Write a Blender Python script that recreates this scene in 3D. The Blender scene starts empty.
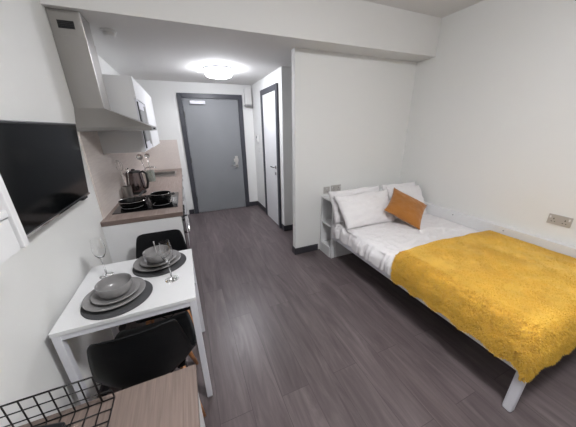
import bpy, bmesh, math, random
from mathutils import Vector, Matrix, noise

random.seed(4)
PI = math.pi
scn = bpy.context.scene
col = scn.collection

# ------------------------------------------------------------ camera
cam_data = bpy.data.cameras.new('camera')
cam_data.sensor_width = 36.0
cam_data.lens = 238.0 / 576.0 * 36.0
cam_data.clip_start = 0.02
cam = bpy.data.objects.new('camera', cam_data)
col.objects.link(cam)
RT = Vector((0.920661, -0.390111, -0.014048))
UP = Vector((0.144678, 0.307573, 0.940461))
FW = Vector((0.362563, 0.867878, -0.33961))
cam.matrix_world = Matrix(((RT.x, UP.x, -FW.x, 0.6964), (RT.y, UP.y, -FW.y, 0.0),
                           (RT.z, UP.z, -FW.z, 1.5942), (0, 0, 0, 1)))
scn.camera = cam

# ------------------------------------------------------------ world, exposure, light power
world = bpy.data.worlds.new('world')
scn.world = world
world.use_nodes = True
world.node_tree.nodes['Background'].inputs[0].default_value = (0.6, 0.65, 0.7, 1)
world.node_tree.nodes['Background'].inputs[1].default_value = 0.3
scn.view_settings.view_transform = 'Standard'
scn.view_settings.look = 'None'
scn.view_settings.gamma = 1.0
scn.view_settings.use_curve_mapping = False
scn.view_settings.exposure = 2.0
ROOM_LAMP = 38.5        # emission strength of the room's ceiling lamp
HALL_LAMP = 17.5        # emission strength of the hallway's ceiling lamp

# ------------------------------------------------------------ materials
def lin(c):
    o = []
    for v in c:
        v /= 255.0
        o.append(v / 12.92 if v <= 0.04045 else ((v + 0.055) / 1.055) ** 2.4)
    return (o[0], o[1], o[2], 1.0)

def mat(name, rgb, rough=0.5, metal=0.0, bump=0.0, bscale=60.0, vary=0.0, vscale=4.0, **kw):
    m = bpy.data.materials.new(name)
    m.use_nodes = True
    nt = m.node_tree
    b = nt.nodes['Principled BSDF']
    b.inputs['Base Color'].default_value = lin(rgb)
    b.inputs['Roughness'].default_value = rough
    b.inputs['Metallic'].default_value = metal
    for k, v in kw.items():
        b.inputs[k].default_value = v
    if bump or vary:
        tc = nt.nodes.new('ShaderNodeTexCoord')
    if vary:
        n = nt.nodes.new('ShaderNodeTexNoise')
        n.inputs['Scale'].default_value = vscale
        n.inputs['Detail'].default_value = 4
        nt.links.new(tc.outputs['Object'], n.inputs['Vector'])
        r = nt.nodes.new('ShaderNodeValToRGB')
        c = lin(rgb)
        r.color_ramp.elements[0].position = 0.3
        r.color_ramp.elements[1].position = 0.7
        r.color_ramp.elements[0].color = tuple(x * (1 - vary) for x in c[:3]) + (1,)
        r.color_ramp.elements[1].color = tuple(min(1, x * (1 + vary)) for x in c[:3]) + (1,)
        nt.links.new(n.outputs['Fac'], r.inputs['Fac'])
        nt.links.new(r.outputs['Color'], b.inputs['Base Color'])
    if bump:
        n2 = nt.nodes.new('ShaderNodeTexNoise')
        n2.inputs['Scale'].default_value = bscale
        n2.inputs['Detail'].default_value = 3
        nt.links.new(tc.outputs['Object'], n2.inputs['Vector'])
        bp = nt.nodes.new('ShaderNodeBump')
        bp.inputs['Strength'].default_value = bump
        bp.inputs['Distance'].default_value = 0.01
        nt.links.new(n2.outputs['Fac'], bp.inputs['Height'])
        nt.links.new(bp.outputs['Normal'], b.inputs['Normal'])
    return m

def wood_mat(name, dark, light, axis='y', rough=0.45, stretch=14.0, scale=6.0):
    m = mat(name, light, rough)
    nt = m.node_tree
    b = nt.nodes['Principled BSDF']
    tc = nt.nodes.new('ShaderNodeTexCoord')
    mp = nt.nodes.new('ShaderNodeMapping')
    s = [stretch, stretch, stretch]
    s['xyz'.index(axis)] = 1.0
    mp.inputs['Scale'].default_value = s
    n = nt.nodes.new('ShaderNodeTexNoise')
    n.inputs['Scale'].default_value = scale
    n.inputs['Detail'].default_value = 5
    n.inputs['Distortion'].default_value = 0.4
    r = nt.nodes.new('ShaderNodeValToRGB')
    r.color_ramp.elements[0].position = 0.3
    r.color_ramp.elements[1].position = 0.72
    r.color_ramp.elements[0].color = lin(dark)
    r.color_ramp.elements[1].color = lin(light)
    L = nt.links.new
    L(tc.outputs['Object'], mp.inputs['Vector']); L(mp.outputs['Vector'], n.inputs['Vector'])
    L(n.outputs['Fac'], r.inputs['Fac']); L(r.outputs['Color'], b.inputs['Base Color'])
    return m

def floor_material():
    m = bpy.data.materials.new('vinyl_plank_floor')
    m.use_nodes = True
    nt = m.node_tree
    L = nt.links.new
    b = nt.nodes['Principled BSDF']
    tc = nt.nodes.new('ShaderNodeTexCoord')
    mp = nt.nodes.new('ShaderNodeMapping')
    mp.inputs['Rotation'].default_value = (0, 0, PI / 2)
    mp.inputs['Location'].default_value = (0.50, 0.10, 0)
    L(tc.outputs['Object'], mp.inputs['Vector'])
    br = nt.nodes.new('ShaderNodeTexBrick')
    br.offset = 0.37
    br.inputs['Color1'].default_value = (0, 0, 0, 1)
    br.inputs['Color2'].default_value = (1, 1, 1, 1)
    br.inputs['Mortar'].default_value = (0.5, 0.5, 0.5, 1)
    br.inputs['Scale'].default_value = 1.0
    br.inputs['Mortar Size'].default_value = 0.0016
    br.inputs['Mortar Smooth'].default_value = 0.1
    br.inputs['Brick Width'].default_value = 1.25
    br.inputs['Row Height'].default_value = 0.19
    L(mp.outputs['Vector'], br.inputs['Vector'])
    # grain: stretched along the plank, shifted plank by plank
    sc = nt.nodes.new('ShaderNodeVectorMath'); sc.operation = 'SCALE'
    sc.inputs['Scale'].default_value = 7.0
    L(br.outputs['Color'], sc.inputs[0])
    ad = nt.nodes.new('ShaderNodeVectorMath'); ad.operation = 'ADD'
    L(tc.outputs['Object'], ad.inputs[0]); L(sc.outputs['Vector'], ad.inputs[1])
    mp2 = nt.nodes.new('ShaderNodeMapping')
    mp2.inputs['Scale'].default_value = (9, 1.1, 1)
    L(ad.outputs['Vector'], mp2.inputs['Vector'])
    n = nt.nodes.new('ShaderNodeTexNoise')
    n.inputs['Scale'].default_value = 1.6
    n.inputs['Detail'].default_value = 7
    n.inputs['Roughness'].default_value = 0.62
    n.inputs['Distortion'].default_value = 1.1
    L(mp2.outputs['Vector'], n.inputs['Vector'])
    r = nt.nodes.new('ShaderNodeValToRGB')
    e = r.color_ramp.elements
    e[0].position = 0.28; e[0].color = lin((78, 69, 70))
    e[1].position = 0.78; e[1].color = lin((118, 107, 108))
    mid = r.color_ramp.elements.new(0.52); mid.color = lin((98, 88, 89))
    L(n.outputs['Fac'], r.inputs['Fac'])
    # plank to plank tone
    tone = nt.nodes.new('ShaderNodeMapRange')
    tone.inputs['To Min'].default_value = 0.90
    tone.inputs['To Max'].default_value = 1.08
    L(br.outputs['Color'], tone.inputs['Value'])
    mul = nt.nodes.new('ShaderNodeVectorMath'); mul.operation = 'SCALE'
    L(r.outputs['Color'], mul.inputs[0]); L(tone.outputs['Result'], mul.inputs['Scale'])
    mx = nt.nodes.new('ShaderNodeMix'); mx.data_type = 'RGBA'
    L(br.outputs['Fac'], mx.inputs['Factor'])
    L(mul.outputs['Vector'], mx.inputs['A'])
    mx.inputs['B'].default_value = lin((74, 66, 66))
    L(mx.outputs['Result'], b.inputs['Base Color'])
    b.inputs['Roughness'].default_value = 0.36
    b.inputs['Specular IOR Level'].default_value = 0.45
    bp = nt.nodes.new('ShaderNodeBump')
    bp.inputs['Strength'].default_value = 0.22
    bp.inputs['Distance'].default_value = 0.004
    L(n.outputs['Fac'], bp.inputs['Height'])
    L(bp.outputs['Normal'], b.inputs['Normal'])
    return m

def emit(name, rgb, s):
    m = mat(name, rgb, 0.4)
    b = m.node_tree.nodes['Principled BSDF']
    b.inputs['Emission Color'].default_value = lin(rgb)
    b.inputs['Emission Strength'].default_value = s
    return m

M = {}
M['wall'] = mat('wall_paint', (230, 230, 228), 0.75, bump=0.03, bscale=180)
M['ceil'] = mat('ceiling_paint', (226, 225, 223), 0.85)
M['floor'] = floor_material()
M['skirt'] = mat('charcoal_gloss_paint', (58, 57, 62), 0.35)
M['doorframe'] = mat('charcoal_frame_paint', (62, 63, 70), 0.4)
M['greydoor'] = mat('grey_door_laminate', (128, 130, 133), 0.45, vary=0.03, vscale=3)
M['white'] = mat('white_laminate', (226, 226, 227), 0.35)
M['whitemetal'] = mat('white_powder_coated_metal', (222, 222, 228), 0.38)
M['plastic'] = mat('white_plastic', (220, 219, 217), 0.4)
M['greyplastic'] = mat('grey_plastic', (150, 150, 150), 0.5)
M['steel'] = mat('brushed_steel', (166, 163, 160), 0.30, 1.0, bump=0.02, bscale=240)
M['chrome'] = mat('polished_chrome', (215, 212, 210), 0.12, 1.0)
M['satin'] = mat('satin_socket_metal', (186, 182, 178), 0.4, 0.25)
M['filter'] = mat('hood_grease_filter', (120, 120, 122), 0.5, 0.8, bump=0.3, bscale=300)
M['black'] = mat('black_plastic', (18, 19, 22), 0.38)
M['chair'] = mat('black_moulded_plastic', (5, 6, 9), 0.5, bump=0.02, bscale=200, **{'Specular IOR Level': 0.3})
M['blackglass'] = mat('black_glass', (10, 10, 12), 0.08)
M['screen'] = mat('tv_screen_glass', (6, 8, 9), 0.12, **{'Specular IOR Level': 0.15})
M['blackmetal'] = mat('black_wire_metal', (22, 18, 18), 0.4, 0.3)
M['pan'] = mat('black_nonstick_enamel', (14, 14, 15), 0.2)
M['top'] = wood_mat('worktop_wood_laminate', (132, 116, 108), (156, 140, 132), 'y')
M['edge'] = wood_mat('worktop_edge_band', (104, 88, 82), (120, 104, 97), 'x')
M['desk'] = wood_mat('desk_top_wood_laminate', (110, 96, 89), (133, 117, 109), 'y', stretch=26)
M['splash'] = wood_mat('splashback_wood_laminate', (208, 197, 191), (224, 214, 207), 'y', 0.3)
M['beech'] = wood_mat('beech_dowel', (168, 106, 62), (205, 146, 98), 'z')
M['stone'] = mat('grey_stoneware', (138, 136, 136), 0.22, vary=0.08, vscale=20)
M['mat'] = mat('dark_grey_felt', (74, 74, 76), 0.9, bump=0.2, bscale=400)
M['linen'] = mat('white_cotton', (232, 229, 230), 0.85, bump=0.12, bscale=40)
M['mattress'] = mat('white_mattress_ticking', (222, 220, 218), 0.9)
M['cushion'] = mat('mustard_velvet', (166, 105, 36), 0.8, bump=0.06, bscale=300, vary=0.10, vscale=7)
M['cushion'].node_tree.nodes['Principled BSDF'].inputs['Sheen Weight'].default_value = 0.4
M['fur'] = mat('mustard_faux_fur', (224, 180, 64), 0.85, vary=0.08, vscale=9)
M['fur'].node_tree.nodes['Principled BSDF'].inputs['Sheen Weight'].default_value = 0.3
M['brass'] = mat('hinge_metal', (120, 118, 115), 0.4, 0.9)
M['lampglow'] = emit('hall_lamp_diffuser', (246, 248, 255), HALL_LAMP)
M['roomglow'] = emit('room_lamp_diffuser', (252, 253, 255), ROOM_LAMP)
g = mat('clear_glass', (255, 255, 255), 0.02)
g.node_tree.nodes['Principled BSDF'].inputs['Transmission Weight'].default_value = 1.0
g.node_tree.nodes['Principled BSDF'].inputs['IOR'].default_value = 1.45
M['glass'] = g

# ------------------------------------------------------------ mesh helpers
def new_bm():
    return bmesh.new()

def add_box(bm, lo, hi, bevel=0.0, M4=None):
    r = bmesh.ops.create_cube(bm, size=1.0)
    vs = r['verts']
    lo = Vector(lo); hi = Vector(hi)
    c = (lo + hi) / 2; d = hi - lo
    for v in vs:
        v.co = Vector((v.co.x * d.x, v.co.y * d.y, v.co.z * d.z)) + c
    if bevel > 0:
        es = list({e for v in vs for e in v.link_edges})
        rr = bmesh.ops.bevel(bm, geom=es, offset=min(bevel, min(d) * 0.45), segments=2, affect='EDGES', profile=0.5)
        vs = list({v for f in rr['faces'] for v in f.verts} | {v for v in vs if v.is_valid})
    if M4 is not None:
        for v in vs:
            v.co = M4 @ v.co
    return vs

def add_tube(bm, pts, r, seg=8, closed=False, radii=None):
    pts = [Vector(p) for p in pts]
    n = len(pts)
    rings = []
    up = None
    for i, p in enumerate(pts):
        if closed:
            t = (pts[(i + 1) % n] - pts[i - 1]).normalized()
        else:
            t = (pts[min(i + 1, n - 1)] - pts[max(i - 1, 0)]).normalized()
        if up is None:
            up = Vector((0, 0, 1)) if abs(t.z) < 0.9 else Vector((1, 0, 0))
        a = t.cross(up).normalized(); b = a.cross(t).normalized(); up = b
        rr = radii[i] if radii else r
        rings.append([bm.verts.new(p + (a * math.cos(2 * PI * k / seg) + b * math.sin(2 * PI * k / seg)) * rr) for k in range(seg)])
    m = n if closed else n - 1
    for i in range(m):
        A = rings[i]; B = rings[(i + 1) % n]
        for k in range(seg):
            bm.faces.new((A[k], A[(k + 1) % seg], B[(k + 1) % seg], B[k]))
    if not closed:
        bm.faces.new(rings[0][::-1]); bm.faces.new(rings[-1])

def add_lathe(bm, prof, c=(0, 0, 0), seg=40):
    """prof: list of (r, z); r = 0 at an end closes it."""
    c = Vector(c)
    rings = []
    for r, z in prof:
        if r < 1e-6:
            rings.append([bm.verts.new(c + Vector((0, 0, z)))])
        else:
            rings.append([bm.verts.new(c + Vector((r * math.cos(2 * PI * k / seg), r * math.sin(2 * PI * k / seg), z))) for k in range(seg)])
    for A, B in zip(rings, rings[1:]):
        if len(A) == 1 and len(B) == 1:
            continue
        for k in range(seg):
            k2 = (k + 1) % seg
            if len(A) == 1:
                bm.faces.new((A[0], B[k], B[k2]))
            elif len(B) == 1:
                bm.faces.new((A[k], A[k2], B[0]))
            else:
                bm.faces.new((A[k], A[k2], B[k2], B[k]))

def obj(name, bm, m, parent=None, smooth=False, angle=None):
    bmesh.ops.recalc_face_normals(bm, faces=bm.faces[:])
    me = bpy.data.meshes.new(name)
    bm.to_mesh(me); bm.free()
    me.materials.append(m)
    if smooth:
        for p in me.polygons:
            p.use_smooth = True
        if angle:
            me.set_sharp_from_angle(angle=angle)
    o = bpy.data.objects.new(name, me)
    col.objects.link(o)
    if parent is not None:
        o.parent = parent
    return o

def box(name, lo, hi, m, parent=None, bevel=0.0):
    bm = new_bm(); add_box(bm, lo, hi, bevel)
    return obj(name, bm, m, parent)

def thing(name, label, cat, loc=(0, 0, 0), rz=0.0, group=None):
    o = bpy.data.objects.new(name, None)
    o.empty_display_size = 0.1
    o.location = loc; o.rotation_euler = (0, 0, rz)
    col.objects.link(o)
    o['label'] = label; o['category'] = cat
    if group:
        o['group'] = group
    return o

def tag(o, label, cat, group=None):
    o['label'] = label; o['category'] = cat
    if group:
        o['group'] = group
    return o

def struct(o):
    o['kind'] = 'structure'
    return o

def copy_tree(o, parent=None):
    c = o.copy(); col.objects.link(c)
    if parent is not None:
        c.parent = parent
    for ch in list(o.children):
        copy_tree(ch, c)
    return c

# ------------------------------------------------------------ room dimensions
XR = 3.554; D = 4.874; YW = 2.55; YW2 = 2.63; XW = 1.862; XC = 2.022; YR = 3.324
YB = 2.303; ZC = 2.347; ZM = 2.718; YN = -2.7; T = 0.12

struct(box('floor', (-T, YN - T, -0.1), (XR + T, D + T, 0.0), M['floor']))
struct(box('ceiling', (-T, YN - T, ZM), (XR + T, YB, ZM + 0.1), M['ceil']))
struct(box('ceiling', (-T, YB, ZC), (XR + T, D + T, ZM + 0.1), M['ceil']))
struct(box('wall_left', (-T, YN - T, 0), (0, D + T, ZM), M['wall']))
struct(box('wall_right', (XR, YN - T, 0), (XR + T, D + T, ZM), M['wall']))
struct(box('wall_bedhead', (XW, YW, 0), (XR, YW2, ZC), M['wall']))
struct(box('wall_hallway', (XC, YR, 0), (XR, D, ZC), M['wall']))
struct(box('wall_far', (0, D, 0), (XR, D + T, ZC), M['wall']))
struct(box('wall_near', (0, YN - T, 0), (XR, YN, ZM), M['wall']))

SH = 0.092; ST = 0.014
def skirting(name, lo, hi):
    struct(box(name, lo, hi, M['skirt'], bevel=0.003))
skirting('baseboard_far', (0.61, D - ST, 0), (0.705, D, SH))
skirting('baseboard_far', (1.829, D - ST, 0), (XC - ST - 0.001, D, SH))
skirting('baseboard_hallway', (XC - ST, 4.262, 0), (XC, D, SH))
skirting('baseboard_hallway', (XC - ST, YR - ST, 0), (XC, 3.428, SH))
skirting('baseboard_return', (XC + 0.001, YR - ST, 0), (XR, YR, SH))
skirting('baseboard_bedhead', (XW, YW - ST, 0), (2.195, YW, SH))
skirting('baseboard_bedhead', (XW - ST, YW - ST, 0), (XW - 0.0005, YW2, SH))
skirting('baseboard_right', (XR - ST, YN, 0), (XR, 0.3, SH))
skirting('baseboard_left', (0, 0.80, 0), (ST, 2.185, SH))

# ------------------------------------------------------------ grey entrance door
H = 2.175
d1 = thing('door_1', '', ''); del d1['label']; del d1['category']; struct(d1)
d1.location = (1.267, D, 0)
def rel(o, parent):
    o.parent = parent
    o.matrix_parent_inverse = Matrix.Translation(-parent.location)
    return o
x0, x1 = 0.709, 1.825
bm = new_bm()
add_box(bm, (x0, D - 0.035, 0), (x0 + 0.078, D - 0.001, H), 0.004)
add_box(bm, (x1 - 0.078, D - 0.035, 0), (x1, D - 0.001, H), 0.004)
add_box(bm, (x0 + 0.078, D - 0.035, H - 0.078), (x1 - 0.078, D - 0.001, H), 0.004)
rel(obj('door_frame', bm, M['doorframe']), d1)
rel(box('door_leaf', (x0 + 0.081, D - 0.022, 0.008), (x1 - 0.081, D - 0.002, H - 0.081), M['greydoor'], bevel=0.002), d1)
bm = new_bm(); add_box(bm, (0.90, D - 0.075, 2.0), (1.155, D - 0.024, 2.055), 0.006)
rel(obj('door_closer', bm, M['whitemetal']), d1)
bm = new_bm()
add_box(bm, (1.60, D - 0.030, 0.86), (1.655, D - 0.023, 1.08), 0.003)
add_box(bm, (1.575, D - 0.032, 0.965), (1.665, D - 0.023, 1.03), 0.004)
rel(obj('lock_plate', bm, M['satin']), d1)
bm = new_bm()
add_tube(bm, [(1.63, D - 0.03, 0.91), (1.63, D - 0.07, 0.91), (1.62, D - 0.078, 0.91), (1.51, D - 0.078, 0.905)], 0.010)
rel(obj('door_handle', bm, M['steel'], smooth=True), d1)
bm = new_bm()
for z in (0.3, 1.05, 1.83):
    add_tube(bm, [(x0 + 0.081, D - 0.040, z - 0.05), (x0 + 0.081, D - 0.040, z + 0.05)], 0.007)
rel(obj('door_hinge', bm, M['brass'], smooth=True, angle=0.6), d1)

# ------------------------------------------------------------ white bathroom door in the hallway wall
d2 = thing('door_2', '', ''); del d2['label']; del d2['category']; struct(d2)
d2.location = (XC, 3.85, 0)
y0, y1 = 3.451, 4.238
bm = new_bm()
add_box(bm, (XC - 0.03, y0, 0), (XC - 0.001, y0 + 0.075, H), 0.004)
add_box(bm, (XC - 0.03, y1 - 0.075, 0), (XC - 0.001, y1, H), 0.004)
add_box(bm, (XC - 0.03, y0 + 0.075, H - 0.075), (XC - 0.001, y1 - 0.075, H), 0.004)
rel(obj('door_frame', bm, M['doorframe']), d2)
rel(box('door_leaf', (XC - 0.016, y0 + 0.078, 0.008), (XC - 0.002, y1 - 0.078, H - 0.078), M['white'], bevel=0.002), d2)
bm = new_bm()
add_lathe(bm, [(0, 0), (0.026, 0), (0.026, 0.008), (0, 0.008)], seg=20)
for v in bm.verts:
    v.co = Vector((XC - 0.017 - v.co.z, y0 + 0.15 + v.co.x, 1.0 + v.co.y))
add_tube(bm, [(XC - 0.02, y0 + 0.15, 1.0), (XC - 0.06, y0 + 0.15, 1.0), (XC - 0.065, y0 + 0.155, 1.0), (XC - 0.065, y0 + 0.27, 1.0)], 0.009)
rel(obj('door_handle', bm, M['chrome'], smooth=True, angle=0.6), d2)
bm = new_bm()
add_lathe(bm, [(0, 0), (0.024, 0), (0.024, 0.010), (0, 0.010)], seg=20)
for v in bm.verts:
    v.co = Vector((XC - 0.017 - v.co.z, y0 + 0.15 + v.co.x, 0.90 + v.co.y))
rel(obj('lock_plate', bm, M['chrome']), d2)

# ------------------------------------------------------------ lamps
def ceiling_lamp(x, y, z, label, glow, r=0.185):
    t = thing('ceiling_lamp', label, 'light', (x, y, z))
    bm = new_bm(); add_lathe(bm, [(0, -0.001), (r, -0.001), (r, -0.022), (r - 0.01, -0.026), (0, -0.026)], seg=48)
    obj('lamp_base', bm, M['whitemetal'], t, True, 0.6)
    bm = new_bm()
    pr = [(0, -0.0265), (r - 0.012, -0.0265), (r - 0.012, -0.065)]
    for k in range(1, 9):
        a = k / 8 * PI / 2
        pr.append(((r - 0.05) + 0.038 * math.cos(a), -0.065 - 0.035 * math.sin(a)))
    pr.append((0, -0.105))
    add_lathe(bm, pr, seg=48)
    obj('lamp_shade', bm, glow, t, True, 0.6)
    return t
ceiling_lamp(1.265, 3.70, ZC, 'round glowing white ceiling lamp above the hallway floor in front of the grey door', M['lampglow'])
ceiling_lamp(1.50, 0.10, ZM, 'round white ceiling lamp over the middle of the room between table and bed', M['roomglow'])

t = thing('smoke_detector', 'small round white smoke detector on the low ceiling beside the hood chimney', 'smoke detector', (0.275, 2.665, ZC))
bm = new_bm(); add_lathe(bm, [(0, -0.001), (0.055, -0.001), (0.055, -0.012), (0.05, -0.016), (0, -0.016)], seg=32)
obj('detector_base', bm, M['plastic'], t, True, 0.6)
bm = new_bm(); add_lathe(bm, [(0, -0.0165), (0.042, -0.0165), (0.042, -0.032), (0.034, -0.042), (0, -0.042)], seg=32)
obj('detector_cap', bm, M['plastic'], t, True, 0.6)

# ------------------------------------------------------------ hallway boxes
t = thing('door_chime_box', 'white box with a grey underside mounted high beside the grey door', 'box', (1.93, D, 1.98))
box('box_cover', (-0.062, -0.10, 0.03), (0.062, -0.001, 0.31), M['plastic'], t, 0.008)
box('box_underside', (-0.068, -0.125, 0.0), (0.068, -0.001, 0.028), M['greyplastic'], t, 0.006)
t = thing('wall_intercom', 'small white wall intercom panel between grey and white doors', 'intercom', (XC, 4.58, 1.34))
box('intercom_body', (-0.034, -0.06, 0), (-0.001, 0.05, 0.13), M['plastic'], t, 0.004)
box('intercom_screen', (-0.0355, -0.03, 0.07), (-0.0342, 0.03, 0.11), M['greyplastic'], t)
t = thing('light_switch', 'square white light switch low on the hallway wall beneath the intercom', 'switch', (XC, 4.52, 1.16))
box('switch_plate', (-0.010, -0.04, 0), (-0.001, 0.04, 0.08), M['plastic'], t, 0.003)
box('rocker', (-0.0135, -0.012, 0.022), (-0.0102, 0.012, 0.058), M['white'], t, 0.001)

# ------------------------------------------------------------ sockets
def socket(label, loc, rz, w=0.147, group=None):
    t = thing('wall_socket', label, 'socket', loc, rz, group)
    box('socket_plate', (-w / 2, -0.010, 0), (w / 2, -0.001, 0.086), M['satin'], t, 0.003)
    for s in ((-1, 1) if w > 0.1 else (0,)):
        cx = s * w * 0.235
        bm = new_bm()
        add_box(bm, (cx - 0.003, -0.0112, 0.044), (cx + 0.003, -0.0102, 0.056))
        add_box(bm, (cx - 0.014, -0.0112, 0.022), (cx - 0.006, -0.0102, 0.027))
        add_box(bm, (cx + 0.006, -0.0112, 0.022), (cx + 0.014, -0.0102, 0.027))
        obj('pin_holes', bm, M['black'], t)
        box('rocker', (cx + s * 0.024 - 0.005, -0.0135, 0.052), (cx + s * 0.024 + 0.005, -0.0102, 0.072), M['white'], t, 0.001)
    return t
socket('brushed metal double socket on the right wall above the yellow throw', (XR, 0.838, 0.775), -PI / 2)
socket('brushed metal double socket above the white pillow on the bed head wall', (2.44, YW, 0.80), 0)
socket('small metal single socket at the left end of the bed shelf top', (2.30, YW, 0.79), 0, 0.086)

# ------------------------------------------------------------ kitchen
Y1 = 2.19; WX = 0.603; ZT = 0.91
# base cabinets
def base_cabinet(ya, yb, label, doors, handles=True, end=False):
    t = thing('base_cabinet', label, 'cabinet', (0, ya, 0))
    L = yb - ya
    box('carcass', (0.002, 0.001, 0.10), (0.558, L - 0.001, 0.868), M['white'], t, 0.002)
    box('plinth', (0.02, 0.002, 0.0), (0.52, L - 0.002, 0.099), M['white'], t)
    n = doors
    for k in range(n):
        a = L / n * k + 0.003; b = L / n * (k + 1) - 0.003
        d = box('door', (0.560, a, 0.105), (0.578, b, 0.862), M['white'], t, 0.002)
        if handles:
            bm = new_bm()
            add_tube(bm, [(0.579, a + 0.06, 0.82), (0.604, a + 0.06, 0.82), (0.604, a + 0.20, 0.82), (0.579, a + 0.20, 0.82)], 0.005)
            obj('handle', bm, M['steel'], d, True)
    return t
box_end = tag(box('kitchen_end_panel', (0.001, Y1 + 0.003, 0.0), (0.585, Y1 + 0.021, 0.868), M['white'], bevel=0.001),
              'plain white end panel closing the kitchen units behind the far dining chair', 'panel')
base_cabinet(2.835, 3.435, 'white base cabinet next to the black oven', 1)
base_cabinet(3.437, 4.035, 'middle white base cabinet under the kettle end of the worktop', 1)
base_cabinet(4.037, 4.86, 'white double door base cabinet under the sink', 2)
t = thing('built_in_oven', 'black built-in oven with a steel handle under the hob', 'oven', (0, 2.214, 0))
box('oven_body', (0.01, 0.001, 0.10), (0.562, 0.618, 0.866), M['black'], t, 0.002)
box('oven_door', (0.564, 0.006, 0.12), (0.590, 0.612, 0.73), M['blackglass'], t, 0.003)
box('control_panel', (0.564, 0.006, 0.735), (0.586, 0.612, 0.862), M['steel'], t, 0.003)
bm = new_bm(); add_tube(bm, [(0.590, 0.06, 0.68), (0.628, 0.06, 0.68), (0.628, 0.56, 0.68), (0.590, 0.56, 0.68)], 0.009)
obj('oven_handle', bm, M['chrome'], t, True)
for k in range(5):
    bm = new_bm(); add_lathe(bm, [(0, 0), (0.020, 0), (0.017, 0.022), (0, 0.022)], seg=20)
    for v in bm.verts:
        v.co = Vector((0.587 + v.co.z, 0.10 + k * 0.105 + v.co.x, 0.80 + v.co.y))
    obj('knob', bm, M['black'], t, True, 0.6)
box('plinth', (0.02, 0.004, 0.0), (0.52, 0.614, 0.099), M['white'], t)

# worktop with a sink cut-out
sx0, sx1, sy0, sy1 = 0.16, 0.50, 4.10, 4.56
bm = new_bm()
add_box(bm, (0.001, Y1, 0.87), (WX, sy0, ZT), 0.003)
add_box(bm, (0.001, sy1, 0.87), (WX, D - 0.002, ZT), 0.003)
add_box(bm, (0.001, sy0 + 0.0002, 0.87), (sx0, sy1 - 0.0002, ZT))
add_box(bm, (sx1, sy0 + 0.0002, 0.87), (WX, sy1 - 0.0002, ZT))
wt = obj('kitchen_worktop', bm, M['top'])
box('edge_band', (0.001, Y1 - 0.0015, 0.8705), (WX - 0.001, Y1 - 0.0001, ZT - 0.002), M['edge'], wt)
tag(wt, 'taupe wood-effect kitchen worktop holding the hob and sink', 'worktop')
bm = new_bm()
def basin(bm, x0, x1, y0, y1, zt, zb, th):
    add_box(bm, (x0, y0, zb), (x1, y1, zb + th))
    add_box(bm, (x0, y0, zb), (x0 + th, y1, zt)); add_box(bm, (x1 - th, y0, zb), (x1, y1, zt))
    add_box(bm, (x0, y0, zb), (x1, y0 + th, zt)); add_box(bm, (x0, y1 - th, zb), (x1, y1, zt))
t = thing('kitchen_sink', 'small steel sink let into the far end of the worktop', 'sink', (0, 0, 0))
basin(bm, sx0 + 0.003, sx1 - 0.003, sy0 + 0.003, sy1 - 0.003, ZT, 0.872, 0.004)
obj('basin', bm, M['steel'], t)
bm = new_bm()
add_box(bm, (sx0 - 0.02, sy0 - 0.02, ZT + 0.0005), (sx0 + 0.004, sy1 + 0.02, ZT + 0.004))
add_box(bm, (sx1 - 0.004, sy0 - 0.02, ZT + 0.0005), (sx1 + 0.02, sy1 + 0.02, ZT + 0.004))
add_box(bm, (sx0, sy0 - 0.02, ZT + 0.0005), (sx1, sy0 + 0.004, ZT + 0.004))
add_box(bm, (sx0, sy1 - 0.004, ZT + 0.0005), (sx1, sy1 + 0.02, ZT + 0.004))
obj('rim', bm, M['steel'], t)
t = thing('kitchen_tap', 'chrome mixer tap standing behind the sink', 'tap', (0.085, 4.30, ZT + 0.0005))
bm = new_bm()
add_lathe(bm, [(0, 0), (0.026, 0), (0.026, 0.012), (0.018, 0.02), (0.018, 0.09), (0, 0.09)], seg=20)
obj('tap_body', bm, M['chrome'], t, True, 0.6)
bm = new_bm()
add_tube(bm, [(0, 0, 0.08), (0, 0, 0.10), (0.02, 0, 0.125), (0.06, 0, 0.135), (0.14, 0, 0.130), (0.165, 0, 0.115)], 0.010)
obj('spout', bm, M['chrome'], t, True)
bm = new_bm(); add_tube(bm, [(0.0, -0.018, 0.06), (0.02, -0.075, 0.085)], 0.006)
obj('lever', bm, M['chrome'], t, True)

# splashback panels
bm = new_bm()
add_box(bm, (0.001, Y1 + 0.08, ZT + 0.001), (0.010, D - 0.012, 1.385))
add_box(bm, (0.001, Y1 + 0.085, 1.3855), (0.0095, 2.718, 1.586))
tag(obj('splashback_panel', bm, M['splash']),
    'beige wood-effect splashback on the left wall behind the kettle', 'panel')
tag(box('splashback_panel', (0.011, D - 0.011, ZT + 0.001), (0.600, D - 0.001, 1.42), M['splash']),
    'beige splashback on the short wall beside the grey door', 'panel')

# hob
t = thing('ceramic_hob', 'black glass hob set in the worktop under the steel hood', 'hob', (0, 0, ZT))
box('glass_plate', (0.045, 2.36, 0.0008), (0.565, 2.94, 0.007), M['blackglass'], t, 0.002)
for cx, cy, r in ((0.17, 2.55, 0.09), (0.42, 2.53, 0.075), (0.17, 2.80, 0.075), (0.42, 2.79, 0.09)):
    bm = new_bm(); add_tube(bm, [(cx + r * math.cos(a), cy + r * math.sin(a), 0.0074) for a in [k * 2 * PI / 36 for k in range(36)]], 0.0012, 4, True)
    obj('cooking_zone', bm, M['greyplastic'], t)
bm = new_bm()
for k in range(4):
    add_box(bm, (0.495, 2.55 + k * 0.05, 0.0072), (0.55, 2.556 + k * 0.05, 0.0076))
add_box(bm, (0.495, 2.55, 0.0072), (0.499, 2.70, 0.0076)); add_box(bm, (0.520, 2.55, 0.0072), (0.524, 2.70, 0.0076))
obj('touch_controls', bm, M['plastic'], t)

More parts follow.
